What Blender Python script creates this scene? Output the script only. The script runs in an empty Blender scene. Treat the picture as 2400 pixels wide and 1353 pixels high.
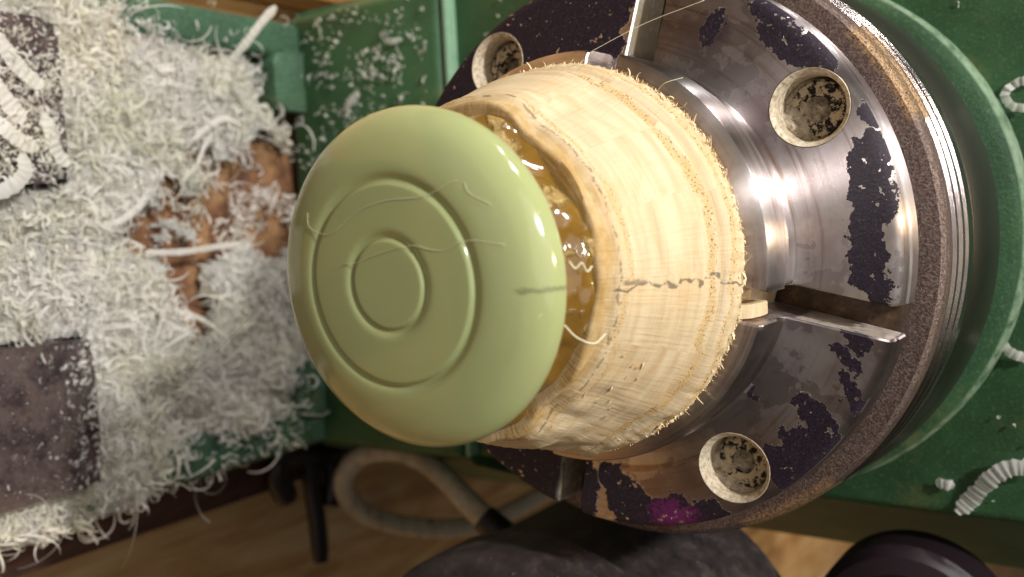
import bpy, bmesh, math, random
import numpy as np
from mathutils import Vector, Matrix, Euler, noise as mnoise
random.seed(7); rng = np.random.default_rng(11)
S = 0.001                       # everything below is written in millimetres
C = bpy.context.scene.collection
sc = bpy.context.scene
# World axes: X across the lathe bed, Y along the spindle towards the tail end, Z up. Origin: spindle axis at the jaw face.

# ------------------------------------------------------------------ camera
cam = bpy.data.cameras.new('camera'); co = bpy.data.objects.new('camera', cam); C.objects.link(co)
right = Vector((-0.05153, -0.56643, 0.82250)); down = Vector((-0.99589, 0.09060, 0.0)); fwd = Vector((-0.07452, -0.81911, -0.56877))
m = Matrix((right, -down, -fwd)).transposed().to_4x4(); m.translation = Vector((7.3994, 149.515, 81.46))*S
co.matrix_world = m
cam.sensor_width = 36; cam.lens = 33.0; cam.clip_start = 0.005; cam.clip_end = 20
cam.dof.use_dof = True; cam.dof.focus_distance = 0.146; cam.dof.aperture_fstop = 19
sc.camera = co
# ------------------------------------------------------------------ light
w = bpy.data.worlds.new('World'); sc.world = w; w.use_nodes = True
bg = w.node_tree.nodes['Background']; bg.inputs[0].default_value = (0.95, 0.82, 0.66, 1); bg.inputs[1].default_value = 0.06
sc.view_settings.view_transform = 'Standard'; sc.view_settings.look = 'None'
sc.view_settings.exposure = 0.0; sc.view_settings.gamma = 1
sc.cycles.max_bounces = 16; sc.cycles.diffuse_bounces = 10; sc.cycles.transmission_bounces = 12
def area(name, loc, target, sx, sy, power, col):
    l = bpy.data.lights.new(name, 'AREA'); l.shape = 'RECTANGLE'; l.size = sx*S; l.size_y = sy*S; l.energy = power; l.color = col
    o = bpy.data.objects.new(name, l); C.objects.link(o); o.location = Vector(loc)*S
    o.rotation_euler = (Vector(target)-Vector(loc)).to_track_quat('-Z', 'Y').to_euler(); return o
area('main_lamp', (460, 320, 1060), (0, 20, 0), 50, 100, 15.0, (1.0, 0.975, 0.945))
area('second_lamp', (1005, 0, 640), (0, 20, 0), 45, 75, 6.0, (1.0, 0.975, 0.95))
area('third_lamp', (1110, -200, 410), (0, 20, 0), 30, 50, 2.0, (1.0, 0.975, 0.95))
area('warm_bulb', (100, -230, 1160), (0, 20, 0), 50, 50, 4.0, (1.0, 0.80, 0.52))
area('ceiling_fill', (250, 500, 1500), (0, 0, 0), 1600, 1600, 8.5, (1.0, 0.965, 0.93))  # added soft overhead fill lamp, in place of light off an unseen ceiling

area('wall_fill', (150, 1500, 350), (0, 0, 0), 2000, 1700, 2.0, (1.0, 0.93, 0.88))  # added fill lamp standing in for an unseen room wall, for the steel to reflect

# ------------------------------------------------------------------ node shorthand
def lin(h):
    h = h.lstrip('#'); r = [int(h[i:i+2], 16)/255 for i in (0, 2, 4)]
    return tuple((c/12.92 if c <= .04045 else ((c+.055)/1.055)**2.4) for c in r)+(1,)
class NT:
    def __init__(s, name):
        s.m = bpy.data.materials.new(name); s.m.use_nodes = True; s.t = s.m.node_tree; s.b = s.t.nodes['Principled BSDF']
        g = s.t.nodes.new('ShaderNodeNewGeometry'); vm = s.t.nodes.new('ShaderNodeVectorMath'); vm.operation = 'SCALE'; vm.inputs[3].default_value = 1000
        s.t.links.new(g.outputs['Position'], vm.inputs[0]); s.P = vm.outputs[0]; s.geo = g
        s.bumps = None
    def link(s, v, sock):
        if hasattr(v, 'is_linked'): s.t.links.new(v, sock)
        elif isinstance(v, (tuple, list)) and len(sock.default_value) != len(v): sock.default_value = tuple(v)[:len(sock.default_value)]
        else: sock.default_value = v
    def math(s, op, a, b=0., c=0., clamp=False):
        n = s.t.nodes.new('ShaderNodeMath'); n.operation = op; n.use_clamp = clamp
        for i, v in enumerate((a, b, c)): s.link(v, n.inputs[i])
        return n.outputs[0]
    def add(s, a, b): return s.math('ADD', a, b)
    def sub(s, a, b): return s.math('SUBTRACT', a, b)
    def mul(s, a, b): return s.math('MULTIPLY', a, b)
    def mx(s, a, b): return s.math('MAXIMUM', a, b)
    def step(s, v, lo, hi):
        n = s.t.nodes.new('ShaderNodeMapRange'); n.interpolation_type = 'SMOOTHSTEP'
        s.link(v, n.inputs[0]); n.inputs[1].default_value = lo; n.inputs[2].default_value = hi; return n.outputs[0]
    def xyz(s, v=None):
        n = s.t.nodes.new('ShaderNodeSeparateXYZ'); s.link(v or s.P, n.inputs[0]); return n.outputs
    def comb(s, x, y, z):
        n = s.t.nodes.new('ShaderNodeCombineXYZ')
        for i, v in enumerate((x, y, z)): s.link(v, n.inputs[i])
        return n.outputs[0]
    def vscale(s, v, sc_):
        n = s.t.nodes.new('ShaderNodeVectorMath'); n.operation = 'MULTIPLY'; s.link(v, n.inputs[0]); n.inputs[1].default_value = sc_; return n.outputs[0]
    def noise(s, scale, detail=3., rough=.55, vec=None, col=False, dist=0.):
        n = s.t.nodes.new('ShaderNodeTexNoise'); s.link(vec or s.P, n.inputs['Vector']); n.inputs['Scale'].default_value = scale
        n.inputs['Detail'].default_value = detail; n.inputs['Roughness'].default_value = rough; n.inputs['Distortion'].default_value = dist
        return n.outputs['Color' if col else 'Fac']
    def voro(s, scale, vec=None):
        n = s.t.nodes.new('ShaderNodeTexVoronoi'); s.link(vec or s.P, n.inputs['Vector']); n.inputs['Scale'].default_value = scale; return n.outputs['Distance']
    def mix(s, f, a, b):
        n = s.t.nodes.new('ShaderNodeMix'); n.data_type = 'RGBA'; s.link(f, n.inputs[0]); s.link(a, n.inputs[6]); s.link(b, n.inputs[7]); return n.outputs[2]
    def ramp(s, f, stops):
        n = s.t.nodes.new('ShaderNodeValToRGB'); e = n.color_ramp.elements
        while len(e) < len(stops): e.new(.5)
        for q, (p, c) in zip(e, stops): q.position = p; q.color = c
        s.link(f, n.inputs[0]); return n.outputs[0]
    def set(s, **k):
        names = dict(col='Base Color', rough='Roughness', metal='Metallic', sss='Subsurface Weight', sssr='Subsurface Radius', ssss='Subsurface Scale', coat='Coat Weight', coatr='Coat Roughness',
                     aniso='Anisotropic', anrot='Anisotropic Rotation', tan='Tangent', trans='Transmission Weight', ior='IOR', spec='Specular IOR Level', alpha='Alpha', sheen='Sheen Weight')
        for q, v in k.items(): s.link(v, s.b.inputs[names[q]])
        return s
    def bump(s, h, dist=.1, strength=1.):
        n = s.t.nodes.new('ShaderNodeBump'); n.inputs['Strength'].default_value = strength; n.inputs['Distance'].default_value = dist*S
        s.link(h, n.inputs['Height'])
        if s.bumps: s.t.links.new(s.bumps, n.inputs['Normal'])
        s.bumps = n.outputs[0]; s.t.links.new(s.bumps, s.b.inputs['Normal']); return s
    def radial_tangent(s):
        p = s.xyz(); n = s.t.nodes.new('ShaderNodeVectorMath'); n.operation = 'NORMALIZE'
        s.link(s.comb(s.mul(p[2], -1.), 0., p[0]), n.inputs[0]); return n.outputs[0]
    def cyl(s):      # radius and angle (degrees from up towards +X) about the spindle
        p = s.xyz(); r = s.math('SQRT', s.add(s.mul(p[0], p[0]), s.mul(p[2], p[2]))); a = s.mul(s.math('ARCTAN2', p[0], p[2]), 180/math.pi)
        return r, a, p[1]

# ------------------------------------------------------------------ object helpers
def link(name, me, mat=None, parent=None, smooth=None):
    n = len(me.vertices); v = np.empty(n*3, 'f'); me.vertices.foreach_get('co', v); v = v.reshape(-1, 3)
    c = (v.min(0)+v.max(0))/2; v -= c; me.vertices.foreach_set('co', v.ravel()); me.update()
    if smooth is not None:
        me.polygons.foreach_set('use_smooth', [True]*len(me.polygons))
        if smooth < 180: me.set_sharp_from_angle(angle=math.radians(smooth))
    o = bpy.data.objects.new(name, me); C.objects.link(o); o.location = Vector([float(q) for q in c])
    if mat:
        me.materials.clear(); me.materials.append(mat.m if isinstance(mat, NT) else mat)
    if parent:
        o.parent = parent; bpy.context.view_layer.update(); o.matrix_parent_inverse = parent.matrix_world.inverted()
    return o
def mesh(name, V, F, mat=None, parent=None, smooth=None):
    me = bpy.data.meshes.new(name); me.from_pydata([tuple(float(q)*S for q in p) for p in V], [], [tuple(int(i) for i in f) for f in F]); me.validate(); me.update()
    return link(name, me, mat, parent, smooth)
def from_bm(name, bm, mat=None, parent=None, smooth=None):
    bmesh.ops.recalc_face_normals(bm, faces=bm.faces)
    for v in bm.verts: v.co *= S
    me = bpy.data.meshes.new(name); bm.to_mesh(me); bm.free(); return link(name, me, mat, parent, smooth)
def empty(name, loc):
    o = bpy.data.objects.new(name, None); C.objects.link(o); o.location = Vector(loc)*S; o.empty_display_size = .01; bpy.context.view_layer.update(); return o
def tag(o, label=None, cat=None, group=None, kind=None):
    if label: o['label'] = label
    if cat: o['category'] = cat
    if group: o['group'] = group
    if kind: o['kind'] = kind
    return o
def cylp(r, a, y):   # angle in degrees from up (+Z) towards +X
    t = math.radians(a); return (r*math.sin(t), y, r*math.cos(t))
def revolve(prof, n=128, closed=True, cx=0., cz=0., fn=None):
    """prof: list of (r, y); returns V, F (profile closed into a tube or capped on the axis)"""
    V = []; F = []; k = len(prof)
    for i in range(n):
        a = 360*i/n
        for j, (r, y) in enumerate(prof):
            if fn: r, y = fn(j, r, y, a)
            p = cylp(r, a, y); V.append((p[0]+cx, p[1], p[2]+cz))
    for i in range(n):
        i2 = (i+1) % n
        for j in range(k if closed else k-1):
            j2 = (j+1) % k; F.append((i*k+j, i*k+j2, i2*k+j2, i2*k+j))
    return V, F
def box_bm(bm, lo, hi, bev=0., seg=2):
    vs = [bm.verts.new((x, y, z)) for x in (lo[0], hi[0]) for y in (lo[1], hi[1]) for z in (lo[2], hi[2])]
    fs = [bm.faces.new([vs[i] for i in q]) for q in ((0, 1, 3, 2), (4, 6, 7, 5), (0, 4, 5, 1), (2, 3, 7, 6), (0, 2, 6, 4), (1, 5, 7, 3))]
    if bev:
        es = list({e for f in fs for e in f.edges}); bmesh.ops.bevel(bm, geom=es, offset=bev, segments=seg, affect='EDGES', profile=.5)
def prism_bm(bm, poly, axis, lo, hi, bev=0., seg=2):
    """poly 2-D outline extruded along axis ('x','y','z')"""
    def P(a, b, c): return {'x': (c, a, b), 'y': (a, c, b), 'z': (a, b, c)}[axis]
    A = [bm.verts.new(P(a, b, lo)) for a, b in poly]; B = [bm.verts.new(P(a, b, hi)) for a, b in poly]; n = len(poly)
    fs = [bm.faces.new(A[::-1]), bm.faces.new(B)]+[bm.faces.new((A[i], A[(i+1) % n], B[(i+1) % n], B[i])) for i in range(n)]
    if bev:
        es = list({e for f in fs for e in f.edges}); bmesh.ops.bevel(bm, geom=es, offset=bev, segments=seg, affect='EDGES', profile=.5)
def round_rect(x0, x1, y0, y1, r, n=5):
    out = []
    for cx, cy, a0 in ((x1-r, y1-r, 0), (x0+r, y1-r, 90), (x0+r, y0+r, 180), (x1-r, y0+r, 270)):
        for i in range(n+1):
            a = math.radians(a0+90*i/n); out.append((cx+r*math.cos(a), cy+r*math.sin(a)))
    return out
def spline(P, n):
    P = [Vector(p) for p in P]; out = []; P = [P[0]*2-P[1]]+P+[P[-1]*2-P[-2]]
    for i in range(1, len(P)-2):
        for j in range(n):
            t = j/n; a, b, c, d = P[i-1:i+3]
            out.append(.5*((2*b)+(c-a)*t+(2*a-5*b+4*c-d)*t*t+(3*b-a-3*c+d)*t**3))
    out.append(P[-2]); return out
def tube(P, rad, seg=10, cap=True):
    V = []; F = []; n = len(P); up = None
    for i, p in enumerate(P):
        t = (P[min(i+1, n-1)]-P[max(i-1, 0)]).normalized()
        if up is None: up = t.orthogonal().normalized()
        up = (up-t*up.dot(t)).normalized(); s = t.cross(up); r = rad(i/(n-1)) if callable(rad) else rad
        for k in range(seg):
            a = 2*math.pi*k/seg; V.append(tuple(p+(up*math.cos(a)+s*math.sin(a))*r))
    for i in range(n-1):
        for k in range(seg): F.append((i*seg+k, i*seg+(k+1) % seg, (i+1)*seg+(k+1) % seg, (i+1)*seg+k))
    if cap: F += [tuple(range(seg))[::-1], tuple((n-1)*seg+k for k in range(seg))]
    return V, F
def boolean(o, cutters):
    for c in cutters:
        md = o.modifiers.new('cut', 'BOOLEAN'); md.operation = 'DIFFERENCE'; md.solver = 'EXACT'; md.object = c
    dg = bpy.context.evaluated_depsgraph_get(); me = bpy.data.meshes.new_from_object(o.evaluated_get(dg)); o.modifiers.clear()
    old = o.data; o.data = me; bpy.data.meshes.remove(old)
    for c in cutters:
        d = c.data; bpy.data.objects.remove(c); bpy.data.meshes.remove(d)
    me.polygons.foreach_set('use_smooth', [True]*len(me.polygons)); me.set_sharp_from_angle(angle=math.radians(28))

# ------------------------------------------------------------------ materials
def dust(m, col, amount, scale=1.2, tint='#d8cbb4'):
    n = m.noise(scale, 6, .75); return m.mix(m.mul(m.step(n, 1-amount-.12, 1-amount+.12), .8), col, lin(tint))
# ellipses on the jaw face: x across, z up, half-length, half-width, direction degrees of the long axis from +Z towards +X
PATCH = [(11.8, 45.3, 5, 3.1, 100), (7.3, 44.9, 5, 2.9, 95), (2.1, 44.4, 5, 2.9, 90), (-2.5, 44.6, 5, 2.9, 88), (-7.0, 46.2, 4, 1.9, 80), (15.5, 46.3, 3, 1.6, 120), (9, 47, 5, 1.6, 100),
         (32.2, 33.8, 7, 2.6, 140), (31.0, 38.5, 4, 2.6, 120), (38.0, 30.5, 4, 2.5, 135), (36.8, 21.0, 3.5, 1.7, 60), (20.5, 45.6, 2.4, 1.6, 120),
         (44.0, -6.0, 13, 4.2, 165), (45.0, -17, 9, 5.0, 150), (47.6, 4.0, 7, 4.0, 95), (36.0, -33.5, 11, 3.6, 130), (40.2, -28.3, 8, 4.2, 135), (29, -38, 7, 4.4, 130),
         (-22.8, 25.4, 2.6, 1.1, 130), (-13.7, 42.8, 2.8, 1.7, 130), (-17.0, 41.2, 3.0, 1.4, 120), (-27.4, 36.6, 5.5, 2.4, 120), (-23.2, 42.0, 4.2, 1.5, 115), (-32.7, 34.3, 5.0, 3.6, 135), (-36, 31, 5, 3.5, 140),
         (-45.0, 1.5, 4.5, 5.5, 10), (-47.0, 8.0, 8, 3.2, 10), (-46.5, 15.0, 6, 3.4, 15), (-44.5, 11.0, 3.2, 2.4, 20), (-40.5, -1.5, 3, 2.8, 0),
         (40, -14, 20, 13, 160), (32, -31, 14, 10, 140), (-37, -24, 22, 15, 145), (-42.0, -21.0, 12, 9, 160), (-34, -30, 12, 9, 140), (-28, -40, 10, 8, 130)]
def steel(name, patches=True, tintcol='#d6cecd', rough=.30):
    m = NT(name); r, a, y = m.cyl(); p = m.xyz()
    ringv = m.comb(m.mul(r, 6.), m.mul(a, .03), m.mul(y, 6.))
    fine = m.noise(1.0, 3, .6, ringv); big = m.noise(.09, 4, .6)
    col = m.mix(m.step(big, .38, .66), lin(tintcol), lin('#b5a7a6'))
    arc = m.noise(1.0, 5, .65, m.comb(m.mul(r, .7), m.mul(a, .016), m.mul(y, .3)))
    col = m.mix(m.mul(m.step(arc, .5, .68), .55), col, lin('#8a6a52')); col = m.mix(m.mul(m.step(arc, .62, .74), .3), col, lin('#9a6238'))
    warm = m.noise(.16, 5, .65); col = m.mix(m.mul(m.step(warm, .52, .72), .3), col, lin('#94786a'))
    rg = m.add(rough-.04, m.mul(fine, .14)); metal = 1.0; h = m.mul(fine, .5)
    if patches:
        nv = m.noise(.55, 5, .62, col=True); nx = m.xyz(nv)
        X = m.add(p[0], m.mul(m.sub(nx[0], .5), 5.6)); Z = m.add(p[2], m.mul(m.sub(nx[1], .5), 5.6)); best = -9.
        for cx, cz, L, Wd, ang in PATCH:
            t = math.radians(ang); dx = m.sub(X, cx); dz = m.sub(Z, cz)
            l = m.mul(m.add(m.mul(dz, math.cos(t)), m.mul(dx, math.sin(t))), 1/L); q = m.mul(m.sub(m.mul(dx, math.cos(t)), m.mul(dz, math.sin(t))), 1/Wd)
            best = m.mx(best, m.sub(1., m.math('SQRT', m.add(m.mul(l, l), m.mul(q, q)))))
        hole = m.step(m.noise(.8, 3, .5), .66, .68)
        mask = m.mul(m.step(best, .0, .025), m.sub(1., hole)); edge = m.mul(m.step(best, -.10, -.01), m.sub(1., mask))
        face = m.mul(m.step(y, -.9, -.5), m.step(m.mul(y, -1.), -2.7, -2.3)); mask = m.mul(mask, face); edge = m.mul(edge, face)
        speck = m.noise(2.6, 4, .7); pc = m.ramp(speck, [(.3, lin('#1d1822')), (.58, lin('#332a35')), (.74, lin('#5d5058'))])
        pink = m.sub(1., m.mul(m.math('SQRT', m.add(m.mul(m.sub(X, -46.5), m.sub(X, -46.5)), m.mul(m.mul(m.sub(Z, 10.5), m.sub(Z, 10.5)), .35))), .24))
        pc = m.mix(m.mul(m.step(m.add(pink, m.mul(m.sub(m.noise(1.6, 4, .7), .5), 2.4)), .1, .7), .8), pc, lin('#7d2a6c'))
        violet = m.sub(1., m.mul(m.math('SQRT', m.add(m.mul(m.sub(X, 36), m.sub(X, 36)), m.mul(m.sub(Z, 22), m.sub(Z, 22)))), .30))
        col = m.mix(m.mul(m.mul(m.step(violet, .1, .8), face), .5), col, lin('#7a4a86'))
        # thin lacquer film with its own ragged border, paler where it has lifted
        film = m.noise(.13, 5, .6); fm = m.mul(m.step(film, .50, .515), face); fe = m.mul(m.mul(m.step(film, .485, .497), m.sub(1., m.step(film, .503, .515))), face)
        col = m.mix(m.mul(fm, .38), col, lin('#84767a')); col = m.mix(m.mul(fe, .35), col, lin('#c9bdb8'))
        col = m.mix(m.mul(edge, .6), col, lin('#cfc3bc')); col = m.mix(mask, col, pc)
        metal = m.sub(1., m.mul(mask, .85)); rg = m.add(m.add(rg, m.mul(mask, .25)), m.mul(fm, .08))
        h = m.add(h, m.add(m.mul(mask, 2.2), m.mul(mask, m.mul(speck, 2.5))))
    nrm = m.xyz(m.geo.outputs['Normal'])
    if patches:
        up = m.mx(m.step(nrm[2], .75, .9), m.mul(m.step(nrm[0], .8, .95), .55)); up = m.mul(m.mul(up, m.sub(1., m.step(r, 49.2, 49.6))), m.mul(m.step(r, 34.8, 35.2), m.sub(1., m.step(y, 3., 3.4))))  # dust on up-facing slot walls; +X walls tinted paler for the lamp light there
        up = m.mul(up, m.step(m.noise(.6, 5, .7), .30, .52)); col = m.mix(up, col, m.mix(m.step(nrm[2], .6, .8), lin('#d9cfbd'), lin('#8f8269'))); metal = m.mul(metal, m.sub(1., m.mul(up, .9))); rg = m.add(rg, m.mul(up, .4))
    sp = m.step(m.noise(1.7, 2, .5), .74, .76)
    col = m.mix(m.mul(sp, .5), col, lin('#d9cfc2'))
    m.set(col=col, rough=rg, metal=metal, aniso=.98, anrot=.25, tan=m.radial_tangent()).bump(h, .03)
    return m
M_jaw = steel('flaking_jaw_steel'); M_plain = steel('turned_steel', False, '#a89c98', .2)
m = M_speck = NT('speckled_dark_steel'); n = m.noise(1.8, 4, .75)
m.set(col=m.ramp(n, [(.33, lin('#2a2023')), (.52, lin('#57464a')), (.68, lin('#a08a80'))]), rough=.42, metal=.55).bump(n, .25)
m = M_body = NT('chuck_body_steel'); r_, a_, y_ = m.cyl(); n = m.noise(2.3, 4, .8); qa = m.math('ABSOLUTE', m.sub(m.math('FLOORED_MODULO', m.add(a_, 13.6+360.), 90.), 45.)); tanm = m.mul(m.mul(m.sub(1., m.step(m.add(qa, m.mul(m.noise(.5, 3, .6), 4.)), 10.5, 13.)), m.step(m.add(r_, m.mul(m.noise(.9, 5, .7), 3.)), 53.2, 54.6)), m.step(y_, -20., -14.))
rim = m.mx(tanm, m.mul(m.step(y_, -13.2, -11.2), m.step(r_, 48.5, 50.))); inn = m.sub(1., m.step(r_, 48., 50.5))
colm = m.mix(m.step(m.noise(.12, 3, .6), .4, .65), lin('#93877e'), lin('#7c7273'))
colm = m.mix(m.mul(m.sub(1., m.step(y_, -29., -28.)), .85), colm, lin('#67625a'))
colm = m.mix(m.mul(inn, .9), colm, m.ramp(m.noise(.5, 5, .7), [(.35, lin('#2b1d17')), (.55, lin('#5d452f')), (.75, lin('#8f7350'))]))
m.set(col=m.mix(m.mul(tanm, m.step(n, .36, .6)), m.mix(rim, colm, m.ramp(n, [(.34, lin('#453835')), (.5, lin('#6c5b55')), (.68, lin('#948479'))])), lin('#b0906a')), metal=m.mul(m.sub(1., m.mul(rim, .3)), m.sub(1., m.mul(inn, .8))),
      rough=m.add(m.add(.2, m.mul(rim, .2)), m.mul(m.sub(1., m.step(y_, -29., -28.)), .14))).bump(m.add(m.mul(m.mul(rim, n), 4.), m.noise(3., 3, .6)), .05)
m = M_dust = NT('pale_wood_dust'); n = m.noise(.8, 6, .7)
m.set(col=m.ramp(n, [(.28, lin('#2c211b')), (.37, lin('#a08a6c')), (.52, lin('#e3d4bb'))]), rough=.95).bump(n, .9)
m = M_rim = NT('dusted_hole_edge'); n = m.noise(1.3, 5, .7)
m.set(col=m.ramp(n, [(.3, lin('#5a4a3b')), (.40, lin('#b5a488')), (.6, lin('#ddd0b8'))]), rough=.75, metal=.1).bump(n, .2)
m = M_screw = NT('black_oxide_screw'); n = m.noise(.9, 5, .7)
m.set(col=m.mix(m.step(n, .45, .53), lin('#1c1718'), lin('#d3c3a4')), rough=.7, metal=.2).bump(n, .5)
# bamboo-like wood
m = M_wood = NT('turned_pale_wood'); r_, a_, y_ = m.cyl()
gv = m.comb(m.mul(a_, .035), m.mul(y_, 1.5), m.mul(r_, .8)); 
seg = m.math('FLOOR', m.mul(m.add(m.add(a_, 187.), m.mul(m.sub(m.noise(.25, 3, .6), .5), 7.)), 1/23.))
wn = m.t.nodes.new('ShaderNodeTexWhiteNoise'); wn.noise_dimensions = '1D'; m.link(seg, wn.inputs['W']); sv = wn.outputs['Value']
gv = m.comb(m.add(m.mul(a_, .022), m.mul(sv, 40.)), m.mul(y_, .6), m.mul(r_, .8)); g1 = m.noise(1.0, 5, .55, gv, dist=.1)
gl = m.noise(1.0, 3, .6, m.comb(m.mul(a_, .9), m.mul(y_, .12), m.mul(r_, .2)))
blot = m.noise(.11, 4, .6); col = m.ramp(g1, [(.2, lin('#b59f7d')), (.4, lin('#c8b491')), (.55, lin('#d0bf9d')), (.78, lin('#d8c9ad'))])
col = m.mix(m.mul(m.step(blot, .5, .66), .4), col, lin('#cfab78')); col = m.mix(m.mul(m.step(gl, .58, .7), .25), col, lin('#c6a676'))
rings = m.math('SINE', m.add(m.add(m.mul(y_, .8), m.mul(sv, 6.)), m.mul(m.noise(.05, 3, .6), 16.)))
col = m.mix(m.mul(sv, .2), col, lin('#d2b183'))
col = m.mix(m.mul(m.step(rings, .8, 1.), .13), col, lin('#b98a4c'))
pv = m.comb(m.mul(a_, 1.5), m.mul(y_, 3.6), 0.); pores = m.noise(1.0, 2, .5, pv)
ys = m.add(m.add(y_, m.mul(m.sub(sv, .5), 2.6)), m.mul(m.sub(m.noise(.12, 2, .5), .5), 3.)); band = m.mx(m.sub(1., m.step(m.math('ABSOLUTE', m.sub(ys, 24.2)), .25, .8)), m.mul(m.sub(1., m.step(m.math('ABSOLUTE', m.sub(ys, 20.4)), .1, .6)), .9))
band = m.mx(band, m.mul(m.sub(1., m.step(m.math('ABSOLUTE', m.sub(ys, 38.6)), .1, .7)), .7))
pm = m.mul(m.step(pores, .60, .68), band); col = m.mix(m.mul(band, .5), col, lin('#c79f58')); col = m.mix(m.mul(pm, .7), col, lin('#7d5a2c'))
front = m.step(y_, 39.3, 41.5); amber = m.mul(m.step(y_, 38.9, 40.4), m.add(.35, m.mul(m.step(m.noise(.35, 4, .6), .35, .65), .4))); col = m.mix(amber, col, lin('#a07c35'))
crk = m.mul(m.sub(1., m.step(m.math('ABSOLUTE', m.sub(y_, m.add(39.3, m.mul(m.sub(m.noise(.3, 3, .6), .5), 1.2)))), .06, .22)), m.step(m.noise(.8, 4, .7), .45, .55)); col = m.mix(m.mul(crk, .6), col, lin('#5e4523'))
# pencil line across the wood
wob = m.add(-6.2, m.mul(m.sub(m.noise(.22, 2, .5), .5), 13.)); da = m.math('ABSOLUTE', m.sub(a_, wob))
wid = m.mul(m.noise(.35, 3, .6), .8); pl = m.mul(m.sub(1., m.step(m.sub(da, wid), 0., .45)), m.step(m.noise(.5, 3, .7), .40, .5))
blob = m.mul(m.sub(1., m.step(m.add(m.math('ABSOLUTE', m.sub(a_, -4.9)), m.mul(m.sub(m.noise(.8, 3, .6), .5), 2.5)), .6, 1.1)), m.mul(m.step(y_, 35.2, 35.8), m.sub(1., m.step(y_, 38.6, 39.2))))
pl = m.mx(m.mul(pl, m.sub(1., m.step(y_, 39.5, 40.))), m.mul(blob, .8)); col = m.mix(m.mul(pl, .7), col, lin('#3a302b'))
ht = m.add(m.add(m.mul(g1, 1.6), m.mul(gl, .7)), m.mul(pm, -2.5))
m.set(col=col, rough=.62, sss=.12, sssr=(1.0, .6, .3), ssss=.0012, spec=.35).bump(ht, .16)
m = M_fibre = NT('raw_wood_fibre'); n = m.noise(.7, 3, .6)
m.set(col=m.ramp(n, [(.3, lin('#cfae74')), (.6, lin('#f0ddb6'))]), rough=.8, sss=.15, sssr=(1, .7, .4), ssss=.001)
m = M_amber = NT('set_amber_glue'); r_, a_, y_ = m.cyl()
win = m.noise(1., 2, .45, m.comb(m.mul(a_, .075), m.mul(y_, .33), 0.)); n2 = m.noise(1.1, 5, .7); lo = m.noise(.16, 3, .5)
ridge = m.step(m.add(win, m.mul(m.sub(n2, .5), .12)), .53, .62)
col = m.mix(lo, lin('#5a4013'), lin('#94702f')); col = m.mix(m.mul(m.step(win, .36, .28), .4), col, lin('#a8927a'))
col = m.mix(ridge, col, m.ramp(n2, [(.35, lin('#6f5826')), (.55, lin('#9c8146')), (.7, lin('#b9a26a'))]))
m.set(col=col, rough=m.add(.10, m.mul(ridge, .4)), sss=.35, sssr=(1, .55, .18), ssss=.0018, coat=m.mul(m.sub(1., ridge), .7), coatr=.05).bump(m.add(m.mul(ridge, m.add(1.2, n2)), m.mul(win, 1.5)), .2)
m = M_disc = NT('pale_green_resin'); n = m.noise(.05, 3, .5); sp = m.step(m.noise(1.3, 2, .5), .765, .785); p = m.xyz()
col = m.mix(n, lin('#a0a975'), lin('#aab17d')); col = m.mix(m.mul(sp, .4), col, lin('#dfe0b8'))
ga = m.math('ABSOLUTE', m.sub(p[0], m.add(-1.2, m.mul(m.sub(m.noise(.5, 2, .6), .5), 1.8)))); mk = m.mul(m.mul(m.sub(1., m.step(ga, .1, .55)), m.step(p[2], 18.6, 19.6)), .5)
col = m.mix(mk, col, lin('#55583c'))
m.set(col=col, rough=.11, sss=.3, sssr=(1.0, 1.0, .7), ssss=.0022, spec=.6).bump(m.noise(2.2, 3, .6), .008)
# paints
def green(name, base='#345c38', dark='#294c2d', dusty='#748a6b', amt=.5):
    m = NT(name); n = m.noise(.06, 5, .65); f = m.noise(1.4, 5, .75); col = m.mix(m.step(n, .35, .65), lin(base), lin(dark))
    col = m.mix(m.mul(m.step(f, 1-amt, 1-amt+.25), .55), col, lin(dusty)); d = m.step(m.noise(.5, 6, .8), .66, .72)
    sm = m.noise(.035, 5, .7); col = m.mix(m.mul(m.step(sm, .56, .75), .5), col, lin('#77784a'))
    col = m.mix(m.mul(d, .6), col, lin('#cfd2c0')); m.set(col=col, rough=.5, spec=.4).bump(f, .15); return m
M_green = green('green_hammer_paint'); M_greenpale = green('lit_green_edge', '#7f9f83', '#6c9273', '#a9bba6'); M_greendark = green('dusty_dark_green_paint', '#35593f', '#2a4733', '#7b8f7a', .55)  # paler green has the light caught by the foot ledge put into its colour
M_boss = m = green('green_boss_paint'); r_, a_, y_ = m.cyl(); old = m.b.inputs['Base Color'].links[0].from_socket; m.set(col=m.mix(m.mul(m.mul(m.step(m.math('SQRT', m.add(m.math('POWER', m.sub(m.xyz()[0], .4), 2.), m.math('POWER', m.sub(m.xyz()[2], 3.3), 2.))), 56.4, 57.0), m.step(m.noise(.3, 5, .7), .3, .6)), .5), old, lin('#a9b99f')))
m = M_rust = NT('rusty_brown_casting'); n = m.noise(.12, 6, .7); m.set(col=m.ramp(n, [(.28, lin('#3e2a1e')), (.46, lin('#6f4a2f')), (.62, lin('#94704c')), (.75, lin('#b3946c'))]), rough=.7).bump(n, .6)
m = M_way = NT('brown_stained_iron'); n = m.noise(.16, 6, .7); f = m.noise(1.8, 5, .75); pw = m.noise(.5, 6, .78); py = m.xyz()[1]; pw = m.add(pw, m.mul(m.sub(1., m.step(py, 26., 40.)), .075))
col = m.ramp(n, [(.33, lin('#1c1316')), (.45, lin('#3a2b2b')), (.57, lin('#574843')), (.70, lin('#2f2229'))]); col = m.mix(m.mul(m.step(f, .56, .70), .5), col, lin('#9c8a7c'))
col = m.mix(m.mul(m.step(pw, .58, .63), .85), col, lin('#e4dfd6')); m.set(col=col, rough=.55, metal=.25).bump(m.add(f, m.mul(m.step(pw, .58, .63), 2.)), .2)
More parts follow.
